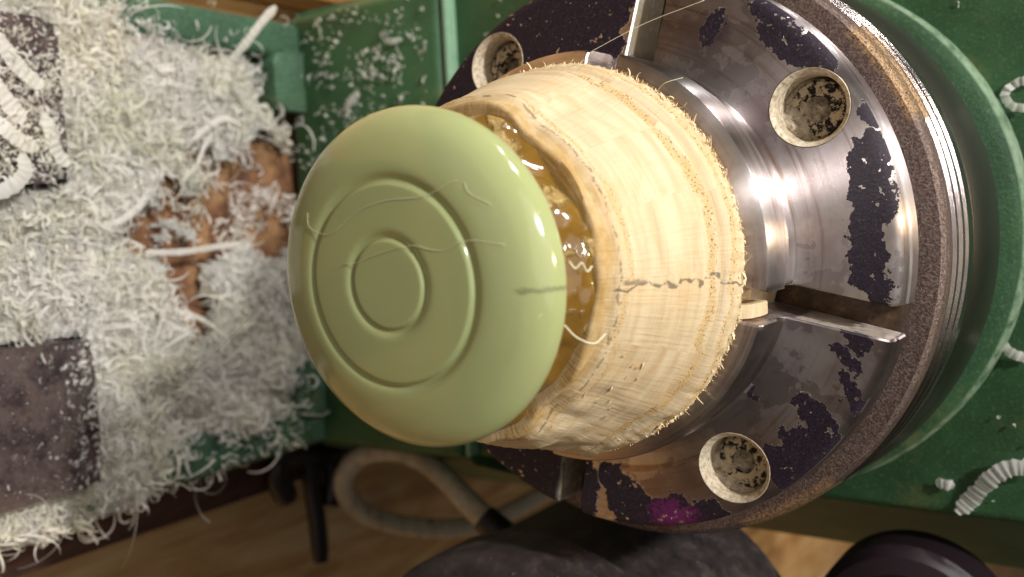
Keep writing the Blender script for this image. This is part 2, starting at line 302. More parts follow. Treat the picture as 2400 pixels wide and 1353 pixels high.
def plank(name, seed):
    m = NT(name); v = m.t.nodes.new('ShaderNodeVectorMath'); v.operation = 'ADD'; m.link(m.P, v.inputs[0]); v.inputs[1].default_value = (seed*37, seed*91, 0)
    q = m.vscale(v.outputs[0], (.09, .012, .05)); n = m.noise(1., 6, .65, q, dist=1.2); f = m.noise(1., 3, .6, m.vscale(v.outputs[0], (1.2, .06, .5)))
    col = m.ramp(n, [(.28, lin('#8a5f36')), (.42, lin('#ae8350')), (.55, lin('#c09a68')), (.72, lin('#cfb083'))]); col = m.mix(m.mul(m.step(f, .5, .7), .3), col, lin('#8a5628'))
    col = m.mix(m.mul(m.step(m.noise(.025, 3, .5), .55, .7), .35), col, lin('#6d3d1e')); m.set(col=col, rough=.5).bump(f, .1); return m
M_planks = [plank('bench_pine', i) for i in range(3)]
m = M_dkwood = NT('dark_stained_board'); n = m.noise(.3, 5, .7, m.vscale(m.P, (1, .15, 1))); m.set(col=m.ramp(n, [(.3, lin('#2a1610')), (.6, lin('#4d2c1e')), (.8, lin('#6b4630'))]), rough=.7).bump(n, .3)
m = M_motor = NT('dusty_black_paint'); n = m.noise(.22, 6, .72); f = m.noise(1.1, 3, .6); col = m.ramp(n, [(.3, lin('#1b1718')), (.55, lin('#352e2e')), (.75, lin('#5a504a'))])
col = m.mix(m.mul(m.step(f, .70, .74), .6), col, lin('#b5a896')); m.set(col=col, rough=.5).bump(n, .2)
m = M_black = NT('black_enamel'); m.set(col=lin('#120d0e'), rough=.4)
m = M_knob = NT('dark_maroon_knob'); m.set(col=lin('#20141a'), rough=.45)
m = M_cable = NT('grey_cable_sheath'); n = m.noise(.25, 5, .7); f = m.noise(1.1, 4, .7); col = m.ramp(n, [(.30, lin('#4b443d')), (.40, lin('#a79b88')), (.7, lin('#c7bca6'))])
m.set(col=m.mix(m.mul(m.step(f, .55, .7), .4), col, lin('#cdbfa4')), rough=.6).bump(f, .15)
m = M_red = NT('dark_red_paint'); m.set(col=lin('#5a1512'), rough=.5)
m = M_shav = NT('white_plastic_shaving'); n = m.noise(.045, 4, .6); f = m.noise(.7, 3, .6); oi = m.t.nodes.new('ShaderNodeObjectInfo')
col = m.mix(m.step(n, .42, .7), lin('#f7f4ef'), lin('#f0eedd')); col = m.mix(m.mul(m.step(f, .58, .74), .3), col, lin('#d8d3ae'))
m.set(col=col, rough=.5, spec=.25)
tl = m.t.nodes.new('ShaderNodeBsdfTranslucent'); m.link(col, tl.inputs[0]); ms = m.t.nodes.new('ShaderNodeMixShader'); ms.inputs[0].default_value = .55
m.t.links.new(m.b.outputs[0], ms.inputs[1]); m.t.links.new(tl.outputs[0], ms.inputs[2]); m.t.links.new(ms.outputs[0], m.t.nodes['Material Output'].inputs[0])
m = M_mound = NT('packed_white_shavings'); n = m.noise(.55, 6, .75); f = m.voro(.6); col = m.ramp(n, [(.3, lin('#d9d4c6')), (.45, lin('#ece9df')), (.62, lin('#f4f2ec'))])
col = m.mix(m.mul(m.step(m.noise(.06, 4, .6), .55, .72), .5), col, lin('#c3a765')); m.set(col=col, rough=.8).bump(m.add(m.mul(n, 3.), f), 1.2)
m = M_strand = NT('translucent_plastic_hair'); m.set(col=lin('#d6d0b0'), rough=.3, spec=.6)

# ------------------------------------------------------------------ the bench and what lies on it
bench = empty('bench_top', (0, 0, -200)); tag(bench, kind='structure')
edges = [-1500, -1250, -1000, -800, -620, -500, -380, -262, -152, -84, 10, 104, 230, 420]
for i in range(len(edges)-1):
    bm = bmesh.new(); box_bm(bm, (edges[i]+.7, -2600, -214), (edges[i+1]-.7, 420, -196-(i % 2)*.8), 1.2)
    o = from_bm('plank', bm, M_planks[i % 3], bench, 30)
def simple(name, bm, mat, label, cat, smooth=30, group=None): return tag(from_bm(name, bm, mat, None, smooth), label, cat, group)
bm = bmesh.new(); box_bm(bm, (-79, -140, -195), (-61, 120, -162), 1.5)
simple('base_board', bm, M_dkwood, 'dark brown board edge under the lathe bed beside the pine bench', 'board')
bm = bmesh.new(); prism_bm(bm, [(92, -260), (128, -260), (128, 40), (92, 40)], 'z', -195, -176, 2)
simple('wooden_batten', bm, M_planks[1], 'light tan wooden batten lying beyond the far edge of the lathe bed', 'batten')
V, F = revolve([(0, -196), (0, -196)], 4) if False else ([], [])
bm = bmesh.new(); bmesh.ops.create_cone(bm, cap_ends=True, segments=40, radius1=34, radius2=30, depth=24, matrix=Matrix.Translation((152, -195, -164)))
bmesh.ops.bevel(bm, geom=[e for e in bm.edges if e.calc_face_angle(0) > .6], offset=3, segments=3, affect='EDGES')
simple('red_tin', bm, M_red, 'dark red round tin at the top edge behind the wooden batten', 'tin')

# ------------------------------------------------------------------ the lathe
lathe = empty('wood_lathe', (0, -60, -195)); tag(lathe, 'green painted wood lathe with its bed covered in white shavings', 'lathe')
bm = bmesh.new(); prism_bm(bm, [(-60, -60), (-60, -66), (-88, -112), (-88, -330), (88, -330), (88, -112), (76, -66), (76, -60)], 'z', -81, 210, 2.2, 3)
from_bm('headstock', bm, M_green, lathe, 30)
bm = bmesh.new(); prism_bm(bm, [(-60, -55), (-60, -61), (-84, -110), (-84, -300), (92, -300), (92, -110), (72, -61), (72, -55)], 'z', -141, -80.5, 2.5, 3)
hf = from_bm('headstock_foot', bm, M_green, lathe, 30)
bm = bmesh.new(); box_bm(bm, (-59, -60.5, -79.8), (71, -55.6, -78.2), .5); from_bm('foot_ledge', bm, M_greenpale, lathe, 30)
V, F = revolve([(25, -61), (57.6, -61), (57.4, -54), (56.6, -52.2), (54.5, -51.4), (25, -51.4)], 128, True, .4, 3.3); mesh('spindle_boss', V, F, M_boss, lathe, 30)
# bed casting: two side walls with a rim, a recessed floor, corner lugs by the headstock
for sx, x0, x1 in ((1, 59, 70), (-1, -60, -47)):
    bm = bmesh.new(); box_bm(bm, (x0, -110, -194), (x1, 260, -135), 2.5, 3); from_bm('bed_side', bm, M_greendark, lathe, 30)
bm = bmesh.new(); box_bm(bm, (-47, -110, -160), (59, 260, -143.5), .5); from_bm('bed_floor', bm, M_rust, lathe, 30)
for x0, x1 in ((43, 61), (-50, -33)):
    bm = bmesh.new(); prism_bm(bm, round_rect(x0, x1, -62, -43, 5), 'z', -150, -133.5, 1.8, 3); from_bm('bed_lug', bm, M_greendark, lathe, 30)
for k, (x0, x1, y0, yb) in enumerate(((20.6, 57.5, 28.5, 260), (-50.2, -15.4, 26.5, 260))):
    bm = bmesh.new(); prism_bm(bm, round_rect(x0, x1, y0, yb, 4.0), 'z', -150, -124, 1.6, 3); o = from_bm('bed_way', bm, M_way, lathe, 30)
    o['label'] = ['brown iron bed way strewn with pleated white shavings', 'brown iron bed way with a bare stained top'][k]

# ------------------------------------------------------------------ the motor, its cable, knob and lever in front of the bed
mot = empty('motor', (-107, -35, -75)); tag(mot, 'dusty black motor with a rounded end cap below the chuck', 'motor')
MX, MZ = -106, -30
def disc_bm(prof, cx, cz, n=72): return revolve(prof, n, False, cx, cz)
V, F = disc_bm([(.5, -70), (38, -70), (43, -67), (43, -15), (.5, -15)], MX, MZ); mesh('motor_body', V, F, M_motor, mot, 35)
V, F = disc_bm([(.5, -16), (45, -16), (45, -4), (44, -1.5), (41, .5), (36, 1.5), (.5, 1.5)], MX, MZ); mesh('end_cap', V, F, M_motor, mot, 35)
for a in (20, 75):
    P = [Vector((MX+41*math.sin(math.radians(a)), y, MZ+41*math.cos(math.radians(a)))) for y in (-68, -40, -17)]
    V, F = tube(P, .8, 8); mesh('body_seam', V, F, M_motor, mot, 40)
GL = Vector((-82.5, -58.5, -68))
V, F = tube([GL+Vector((-4, 1, 2)), GL, GL+Vector((6, 1, -8))], lambda t: 5.2-1.2*t, 14); mesh('cable_gland', V, F, M_black, mot, 35)
cab = [(-81.5, -58.9, -70.0), (-76.4, -63.3, -84.0), (-71.4, -69.3, -98.0), (-67.9, -75.5, -114.0), (-66.6, -75.9, -128.0), (-69.8, -75.1, -140.0), (-76.6, -73.1, -146.0), (-85.0, -75.8, -148.0), (-92.6, -82.5, -146.0), (-99.7, -95.2, -142.0), (-106.9, -116.5, -138.0), (-110.4, -137.8, -136.0), (-110.9, -161.7, -136.0), (-110.2, -188.1, -138.0), (-107.3, -213.6, -140.0)]
V, F = tube(spline(cab, 10), 3.6, 14); tag(mesh('power_cable', V, F, M_cable, None, 60), 'grey dusty power cable looped between the motor and the bench', 'cable')
kn = empty('handwheel', (-84, -52, 36)); tag(kn, 'dark round handwheel at the lower right under the headstock', 'handwheel')
V, F = disc_bm([(.5, -74), (18, -74), (20.5, -71), (20.5, -60), (18.5, -57.5), (15, -56.5), (13, -57.5), (.5, -57.5)], -88, 36, 56); mesh('wheel', V, F, M_knob, kn, 35)
V, F = disc_bm([(.5, -58), (6, -58), (6, -54.5), (5, -53.5), (.5, -53.5)], -88, 36, 32); mesh('hub_cap', V, F, M_knob, kn, 35)
lev = empty('lever', (-78, -80, -160)); tag(lev, 'black three pronged lever hanging over the bench edge', 'lever')

# ------------------------------------------------------------------ the chuck
chuck = empty('lathe_chuck', (0, -50, 0)); tag(chuck, 'worn steel four jaw lathe chuck with flaking dark coating', 'chuck')
ROT = 13.6                     # the chuck has stopped a little off square
prof = [(20, -9), (53.2, -9), (53.9, -9.5), (54.3, -10.4), (54.3, -12.6), (53.7, -13.2), (53.7, -13.8), (54.6, -14.6), (54.6, -16.4), (54.0, -17), (54.0, -17.6), (54.9, -18.4), (54.9, -20.6), (54.2, -21.2), (54.2, -21.8), (55.1, -22.6), (55.2, -26.6), (54.7, -27.2), (54.7, -28), (55.2, -28.8), (56.8, -45), (56.6, -47.5), (55.6, -49), (20, -49)]
V, F = revolve(prof, 192); body = mesh('chuck_body', V, F, M_body, chuck)
def slot_box(ang, half, r0, r1, y0, y1):
    bm = bmesh.new(); box_bm(bm, (-half, y0, r0), (half, y1, r1)); bmesh.ops.rotate(bm, verts=bm.verts, cent=(0, 0, 0), matrix=Matrix.Rotation(math.radians(ang), 3, 'Y'))
    return from_bm('cutter', bm)
boolean(body, [slot_box(45+90*k-ROT, 9.8, 19, 48.4, -19.5, 0) for k in range(4)])
def jaw_mesh(k):
    """one jaw: quarter ring with a raised gripping collar; gap faces stay parallel to the slots"""
    g = 2.6; P = [(21, -8.6), (21, -2), (28.6, -1), (28.8, 14.6), (29.4, 15.1), (33.2, 15.1), (33.9, 14.8), (34.25, 14.1), (34.3, 8.2), (34.1, 7.3), (33.5, 6.6), (33.4, 5.2), (33.5, 3.6), (33.9, 2.6), (34.7, 2.2), (36.2, 2.05)]
    P += [(36.2+i*1.26, 2.05-.13*i) for i in range(1, 10)]+[(48.6, .75), (49.3, .35), (49.75, -.35), (50, -1.2), (50, -2.5), (49.6, -2.9), (49.6, -3.4), (50.1, -3.9), (50.1, -8.2), (49.8, -8.6)]
    n = 56; V = []; F = []; m_ = len(P); cols = n+3
    cx = np.mean([p[0] for p in P])
    for i in range(cols):
        for j, (r, y) in enumerate(P):
            rr, yy, gg = r, y, g
            if i in (0, cols-1):   # a small chamfer at the gap faces
                if y > 0: yy = y-.3
                if r > 49: rr = r-.3
            else: gg = g+.3
            t0 = math.degrees(math.asin(gg/rr)); t1 = 90-t0
            f = 0. if i <= 1 else (1. if i >= cols-2 else (i-1)/(cols-3))
            V.append(cylp(rr, t0+(t1-t0)*f, yy))
    for i in range(cols-1):
        for j in range(m_): j2 = (j+1) % m_; F.append((i*m_+j, (i+1)*m_+j, (i+1)*m_+j2, i*m_+j2))
    F += [tuple(range(m_)), tuple((cols-1)*m_+j for j in range(m_))[::-1]]
    bm = bmesh.new(); vs = [bm.verts.new(v) for v in V]
    for f in F: bm.faces.new([vs[i] for i in f])
    bmesh.ops.rotate(bm, verts=bm.verts, cent=(0, 0, 0), matrix=Matrix.Rotation(math.radians(90*k-ROT), 3, 'Y'))
    return bm
HR, HA = 42.7, 44.9
jlab = ['jaw with a broad dark flaked band and a dust filled screw hole', 'dark stained jaw half hidden behind the wood blank', 'jaw coated in flaking black paint', 'jaw with ragged dark patches and a magenta smear']
for k in range(4):
    ang = HA+90*k-ROT; c = Vector(cylp(HR, ang, 0))
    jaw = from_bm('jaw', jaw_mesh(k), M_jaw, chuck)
    def cyl_cut(r1, r2, y0, y1, n=48):
        V, F = revolve([(r1, y0), (r2, y1)], n, False, c.x, c.z); F += [tuple(i*2 for i in range(n)), tuple(i*2+1 for i in range(n))[::-1]]
        bm = bmesh.new(); vs = [bm.verts.new(v) for v in V]
        for f in F: bm.faces.new([vs[i] for i in f])
        return from_bm('cutter', bm)
    boolean(jaw, [cyl_cut(6.25, 6.25, -7.5, 9)])
    jaw['label'] = jlab[k]
    V, F = revolve([(6.24, -7.4), (6.24, .4), (6.1, .8), (5.5, .2), (5.25, -.5), (5.2, -7.4)], 48, True, c.x, c.z)
    V = [(x, yy+(1.38-.103*(math.hypot(x, zz)-42.7)-.72 if yy > -1 else 0), zz) for x, yy, zz in V]
    mesh('hole_lining', V, F, M_rim, jaw, 40)
    V, F = revolve([(2.1, -3.0), (4.3, -3.0), (4.7, -3.4), (4.7, -7.3), (2.1, -7.3)], 36, True, c.x, c.z, fn=lambda j, r, y, a: (r if r > 2 else 2.3/max(math.cos(math.radians((a % 60)-30)), .5)*.87, y))
    mesh('socket_screw', V, F, M_screw, jaw, 30)
    # crumbs packed in the hole: a lumpy heap against one side
    n1, n2 = 26, 9; V = []; F = []; ph = random.uniform(0, 6.28) if k > 1 else -1.9
    if k == 0: ph = 3.6
    if k == 3: ph = 3.9
    for j in range(n2+1):
        for i in range(n1):
            a = 2*math.pi*i/n1; rr = 5.2*j/n2; x = rr*math.cos(a); z = rr*math.sin(a)
            tilt = (x*math.sin(ph)+z*math.cos(ph))/5.2
            y = (-4.3, -5.2, -5.2, -4.5)[k]+2.6*tilt+1.5*(mnoise.noise((x*.7+k*9, z*.7, 3))) + .7*mnoise.noise((x*2+k*9, z*2, 7)); V.append((c.x+x, max(y, -7.2), c.z+z))
    for j in range(n2):
        for i in range(n1): F.append((j*n1+i, (j+1)*n1+i, (j+1)*n1+(i+1) % n1, j*n1+(i+1) % n1))
    mesh('packed_dust', V, F, M_dust, jaw, 60)
    bm = bmesh.new(); box_bm(bm, (-9.4, -19.2, 22), (9.4, -9.2, 48.2), .5); bmesh.ops.rotate(bm, verts=bm.verts, cent=(0, 0, 0), matrix=Matrix.Rotation(math.radians(45+90*k-ROT), 3, 'Y'))
    from_bm('jaw_slide', bm, M_plain, chuck, 30)
V, F = revolve([(.5, -8.8), (20, -8.8)], 64, False); mesh('bore_plate', V, F, M_speck, chuck, 30)

# ------------------------------------------------------------------ the wood blank
blank = empty('wood_blank', (0, 28, 0)); tag(blank, 'pale cream wood blank with a torn fibrous edge held in the chuck jaws', 'wood blank')
yk = [41.9, 42.2, 42.3, 42.25, 41.7, 40.9, 40.3, 39.8, 39.4, 38.9, 38, 36.5, 34.8, 33, 31.2, 29.4, 27.6, 26.4, 26.0, 24.8, 24.0, 23.0, 22.2, 21.6, 20.8, 19.8, 18.9, 18.2, 17.7, 17.2]
rk = [18.0, 20.2, 20.9, 21.4, 21.7, 21.6, 21.7, 22.2, 22.7, 23.1, 23.4, 24.1, 24.9, 25.7, 26.5, 27.3, 28.1, 28.75, 27.75, 28.4, 28.9, 29.7, 28.8, 29.8, 30.6, 31.0, 31.35, 31.5, 31.3, 30.4]
prof = [(1., 41.9)]+list(zip(rk, yk))+[(26, 16.5), (1., 16.5)]
def flank(a):   # the blank was left fatter on its two flanks and underneath
    t = math.radians(a); q = (abs(math.sin(t))-.86)/.12 if math.cos(t) > 0 else 1.; q = max(0, min(1, q)); return q*q*(3-2*q)
def woodfn(j, r, y, a):
    if r < 18 or y < 17: return r, y
    r += flank(a)*float(np.interp(y, [18, 26, 32, 38, 44], [.2, 1.1, 1.5, 2.2, 3.0])); t = math.radians(a); low = max(0, -math.sin(t+.25)) ; v = (math.cos(t)*3, math.sin(t)*3, y*.25)
    rough = .10+.85*low**2*(1 if y < 38 else .3)
    d = rough*mnoise.noise((v[0]*2.2, v[1]*2.2, y*.30))*1.2+.14*mnoise.noise((v[0]*1.1, v[1]*1.1, y*1.1))+.22*rough*mnoise.noise((v[0]*9, v[1]*9, y*1.3))
    d += .35*mnoise.noise((v[0]*.5+4, v[1]*.5, y*.1))
    if y > 40: d += .7*mnoise.noise((v[0]*1.2, v[1]*1.2, y*.5+9))
    if y < 20: d += .35*mnoise.noise((v[0]*12, v[1]*12, y*.8))
    if abs(y-39.4) < .6: y += .5*mnoise.noise((v[0]*1.6, v[1]*1.6, 2))
    return r+d, y
V, F = revolve(prof, 420, False, fn=woodfn); mesh('turned_wood', V, F, M_wood, blank, 70)
V, F = revolve([(1, 16.6), (28.4, 16.6), (28.4, -7.5), (1, -7.5)], 96, False); mesh('tenon', V, F, M_wood, blank, 30)
def gluefn(j, r, y, a):
    t = math.radians(a); v = (math.cos(t)*2.4, math.sin(t)*2.4, y*.22)
    return r+flank(a)*2.6+1.5*mnoise.noise((v[0]*1.1, v[1]*1.1, v[2]*1.2))+.6*mnoise.noise((v[0]*2.4+5, v[1]*2.4, v[2]*2.2))+.08*mnoise.noise((v[0]*9, v[1]*9, y)), y
gp = [(18.5+.9*math.cos((y-48)/6.2*math.pi*.9)*-1+.2, y) for y in np.linspace(41.8, 54.2, 18)]
gp = [(max(r, 17.6), y) for r, y in gp]; V, F = revolve(gp, 300, False, .1, .2, fn=gluefn); mesh('glue_ring', V, F, M_amber, blank, 80)
# torn fibres round the back edge and on the rough lower side
def strips(items, seg=5):
    """items: (origin, dir, curl-normal, length, width, curl radians); returns joined ribbon mesh arrays"""
    V = []; F = []
    for o, d, n, L, wd, cu in items:
        d = d.normalized(); s = d.cross(n); s = s.normalized() if s.length > 1e-4 else d.orthogonal().normalized(); n = s.cross(d); p = Vector(o); b = len(V); a = 0.
        for i in range(seg+1):
            t = i/seg; ww = wd*(1-.7*t)*.5; V += [tuple(p-s*ww), tuple(p+s*ww)]
            a = cu*t; p = p+(d*math.cos(a)+n*math.sin(a))*(L/seg)
        for i in range(seg): F.append((b+2*i, b+2*i+1, b+2*i+3, b+2*i+2))
    return V, F
it = []
for i in range(2600):
    a = random.uniform(0, 360); t = math.radians(a); rad = Vector((math.sin(t), 0, math.cos(t))); tang = Vector((math.cos(t), 0, -math.sin(t))); y = random.gauss(17.9, .5)
    d = rad*random.uniform(.2, 1.)+tang*random.uniform(-.9, .9)+Vector((0, random.uniform(-.6, .7), 0)); L = random.uniform(.3, 1.1) if random.random() < .95 else random.uniform(1.1, 2.4)
    it.append((rad*31.15+Vector((0, y, 0)), d, (tang*random.choice((-1, 1))+rad*.3), L, random.uniform(.2, .6), random.uniform(-4, 4)))
for i in range(520):     # lifted grain on the side turned towards the bench
    a = random.gauss(-104, 30); y = random.uniform(17.5, 38); r = float(np.interp(y, yk[::-1], rk[::-1])); t = math.radians(a)
    rad = Vector((math.sin(t), 0, math.cos(t))); tang = Vector((math.cos(t), 0, -math.sin(t)))
    it.append((rad*(r-.15)+Vector((0, y, 0)), tang*random.choice((-1, 1))+rad*random.uniform(.0, .25)+Vector((0, random.uniform(-.5, .5), 0)), rad, random.uniform(.5, 1.6), random.uniform(.3, .9), random.uniform(-1.2, 1.2)))
V, F = strips(it); o = mesh('torn_fibre', V, F, M_fibre, blank, 180); o['kind'] = 'stuff'
# a splinter of the blank showing in the right-hand slot
bm = bmesh.new(); prism_bm(bm, [(7, 27), (15.6, 27), (15.2, 29.2), (13.2, 30.8), (10, 31.2), (7, 31)], 'x', -9.6, -7.3, .35); from_bm('splinter', bm, M_wood, blank, 30)

# ------------------------------------------------------------------ the green disc
DR = np.array([0, 6, 13.2, 16.2, 18.3, 19.8, 20.9, 21.7, 22.25, 22.55, 22.6, 22.3, 21.7, 20.7, 18.]); DY = np.array([61.0, 60.95, 60.5, 60.1, 59.5, 58.85, 58.1, 57.3, 56.5, 55.6, 54.8, 53.9, 53.3, 52.9, 52.7])
s_ = np.concatenate([[0], np.cumsum(np.hypot(np.diff(DR), np.diff(DY)))])
def cr(x, X, Y):   # smooth interpolation through the profile
    d = np.gradient(Y, X); i = np.clip(np.searchsorted(X, x)-1, 0, len(X)-2); h = X[i+1]-X[i]; t = (x-X[i])/h
    return (2*t**3-3*t**2+1)*Y[i]+(t**3-2*t**2+t)*h*d[i]+(-2*t**3+3*t**2)*Y[i+1]+(t**3-t**2)*h*d[i+1]
ss = np.sort(np.concatenate([np.linspace(.02, s_[-1], 150), np.linspace(5, 7, 40), np.linspace(12.2, 14.2, 40)])); prof = []
for q in ss:
    r = float(cr(q, s_, DR)); y = float(cr(q, s_, DY))
    for g, dep, wd in ((6.0, .46, .7), (13.25, .5, .78)):
        x = (r-g)/(wd if r > g else .32)
        if q < 16: y -= dep*math.exp(-x*x)
    if r < 6 and q < 16: y -= .12*(1-(r/6)**2)*0+.05
    prof.append((max(r, .01), y))
V, F = revolve(prof, 220, False)
ax = Vector((-.04, 1, .016)).normalized(); R_ = Vector((0, 1, 0)).rotation_difference(ax).to_matrix(); piv = Vector((0, 56, 0))
V = [tuple(R_ @ (Vector(v)-piv)+piv+Vector((.0, 0, .55))) for v in V]
tag(mesh('green_disc', V, F, M_disc, None, 180), 'glossy pale green resin disc with two engraved rings on the wood blank', 'disc')

# ------------------------------------------------------------------ shavings
from mathutils.geometry import interpolate_bezier
outline = [(78, 10), (69, -4.6), (60, -15), (59, -42), (44.1, -43), (38, -54.5), (4.1, -54.6), (-27.7, -54), (-41, -54), (-59, -47), (-60, -22), (-61.5, -9), (-65, 19.6), (-67, 35), (-63, 60), (-60, 105), (72, 105)]
O2 = np.array(outline, float)
def inside_dist(x, y):
    inside = False; n = len(outline); dmin = 1e9
    for i in range(n):
        x1, y1 = outline[i]; x2, y2 = outline[(i+1) % n]
        if (y1 > y) != (y2 > y) and x < (x2-x1)*(y-y1)/(y2-y1)+x1: inside = not inside
        dx, dy = x2-x1, y2-y1; t = max(0, min(1, ((x-x1)*dx+(y-y1)*dy)/(dx*dx+dy*dy))); dmin = min(dmin, math.hypot(x-x1-t*dx, y-y1-t*dy))
    return dmin if inside else -dmin
HOLES = [(-.4, -9, 4.0, 3.6), (-7, -11, 6.0, 3.4), (-14.5, -13.6, 5.0, 2.8), (6.9, -42.5, 4.5, 5.0), (24.5, -33, 2.2, 5), (23.5, -47.5, 3, 4), (8.7, .7, 3.4, 3.2), (4, -19, 3, 2), (15.6, -24, 3, 2.2), (17.5, -8.5, 3.2, 2.2), (35, -57, 4, 3), (31, -42, 2.5, 4), (-52.5, -13, 1.2, 2.5), (-53.5, -24, 1.0, 2.0), (-46, -52, 2, 2)]
def cover(x, y):
    """0 bare .. 1 fully covered"""
    d = inside_dist(x, y)+3.0*mnoise.noise((x*.09, y*.09, 5))+2.*mnoise.noise((x*.3, y*.3, 2)); c = max(0, min(1, (d+1)/5.))
    for hx, hy, rx, ry in HOLES:
        q = math.hypot((x-hx)/(rx*1.55+.8), (y-hy)/(ry*1.55+.8))+.35*mnoise.noise((x*.35, y*.35, 8)); c = min(c, max(0, min(1, (q-.8)/.45)))
    q = math.hypot((x-17)/19, (y+31)/24)+.5*mnoise.noise((x*.12, y*.12, 6)); c = min(c, .70+.3*max(0, min(1, (q-.75)/.4)))
    return c
def on_way(x, y): return (20 < x < 58 and y > 27.5) or (-51 < x < -15 and y > 25.5)
def ground(x, y):
    if on_way(x, y): return -124.
    if -47 < x < 59: return -143.5
    if -60 < x < 70: return -135.
    return -162. if x < 0 else -150.
def height(x, y):
    d = max(0., inside_dist(x, y)); base = ground(x, y); c = cover(x, y)
    f = -137.5+3.4*mnoise.noise((x*.05, y*.05, 1))+2.2*mnoise.noise((x*.16, y*.16, 2))+min(d, 14)*.16+(4. if y > 10 else 0.)*min(1, max(0, (y-10)/20)) 
    if y > 24 and (-15 < x < 20): f += 2
    f = f*c+(base-1.5)*(1-c) if not on_way(x, y) else -126.
    return f
xs = np.arange(-67, 80, 1.0); ys = np.arange(-56, 106, 1.0)
H = np.array([[height(x, y)+.9*mnoise.noise((x*.7, y*.7, 4)) for x in xs] for y in ys])
V = [(x, y, H[j, i]) for j, y in enumerate(ys) for i, x in enumerate(xs)]; nx = len(xs)
F = [(j*nx+i, j*nx+i+1, (j+1)*nx+i+1, (j+1)*nx+i) for j in range(len(ys)-1) for i in range(nx-1) if cover(xs[i], ys[j]) > .72 and not on_way(xs[i]+.5, ys[j]+.5)]
o = mesh('shavings_heap', V, F, M_mound, None, 180); tag(o, kind='stuff')
def hgt(x, y):
    i = int(np.clip((x-xs[0]), 0, nx-1)); j = int(np.clip((y-ys[0]), 0, len(ys)-1)); return H[j, i]
def curls(n, sampler, lrange, wrange, seg=8):
    V = []; F = []; k = 0
    while k < n:
        q = sampler()
        if q is None: continue
        x, y, z = q; k += 1
        L = random.uniform(*lrange); L *= random.choice((.6, 1, 1, 1.7)); wd = random.uniform(*wrange); cu = random.choice((-1, 1))*random.uniform(1.2, 6.5); tw = random.gauss(0, 1.6)
        d = Vector((random.gauss(0, 1), random.gauss(0, 1), random.gauss(.15, .42))).normalized(); n_ = Vector((random.gauss(0, 1), random.gauss(0, 1), random.gauss(0, 1))); s = d.cross(n_).normalized(); n_ = s.cross(d)
        p = Vector((x, y, z)); b = len(V); st = L/seg
        for i in range(seg+1):
            t = i/seg; wv = wd*(.55+.45*math.sin(t*math.pi)); th = cu*t; dd = d*math.cos(th)+n_*math.sin(th); nn = n_*math.cos(th)-d*math.sin(th); ss_ = s*math.cos(tw*t)+nn*math.sin(tw*t)
            nn = dd.cross(ss_); V += [tuple(p-ss_*wv*.5-nn*wv*.12), tuple(p+nn*wv*.13), tuple(p+ss_*wv*.5-nn*wv*.12)]
            p = p+dd*st+s*(tw*.06*st)
        for i in range(seg):
            c0 = b+3*i; F += [(c0, c0+1, c0+4, c0+3), (c0+1, c0+2, c0+5, c0+4)]
    return V, F
def s_heap():
    x = random.uniform(-68, 79); y = random.uniform(-57, 95); c = cover(x, y)
    if on_way(x, y): return None
    if random.random() > max(0, c-.35)/.65*.985+.012: return None
    z = hgt(x, y) if c > .72 else max(hgt(x, y)-1.5, ground(x, y)+.5)
    return x, y, z+random.uniform(-.4, 1.9)
V, F = curls(9500, s_heap, (2.4, 6.0), (.3, .8), 10); V2, F2 = curls(1500, s_heap, (6, 13), (.35, .8), 14); F += [tuple(i+len(V) for i in f) for f in F2]; V += V2; o = mesh('shavings_pile', V, F, M_shav, None, 180); tag(o, kind='stuff')
def s_way():
    if random.random() < .78: x = random.uniform(21, 57); y = random.uniform(29, 62); lim = .95-.028*abs(x-36)+.5*mnoise.noise((x*.12, y*.12, 3))-.3*(y < 33)
    else: x = random.uniform(-50, -16); y = random.uniform(27, 60); lim = .55-.07*(y-27)-.02*abs(x+25)+.5*mnoise.noise((x*.12, y*.12, 3))
    if random.random() > lim: return None
    return x, y, -123.9+random.uniform(0, 1.)
V, F = curls(1500, s_way, (1.2, 4.0), (.2, .7)); o = mesh('shavings_scatter', V, F, M_shav, None, 180); tag(o, kind='stuff')
def s_head():
    if random.random() < .6: x = random.gauss(50, 13); z = random.uniform(-138, -85); y = -54.6
    else: x = random.uniform(-58, 70); z = random.uniform(-78, 75); y = -59.6
    if x > 71 or x < -59 or mnoise.noise((x*.14, z*.14, 12))+.12*mnoise.noise((x*.5, z*.5, 3)) < random.uniform(-.25, .2): return None
    if y < -58 and math.hypot(x, z) < 66: return None
    return x, y+.3, z
V, F = curls(430, s_head, (.35, 3.4), (.2, .85), 7)
o = mesh('clinging_flakes', V, F, M_shav, None, 180); tag(o, kind='stuff')
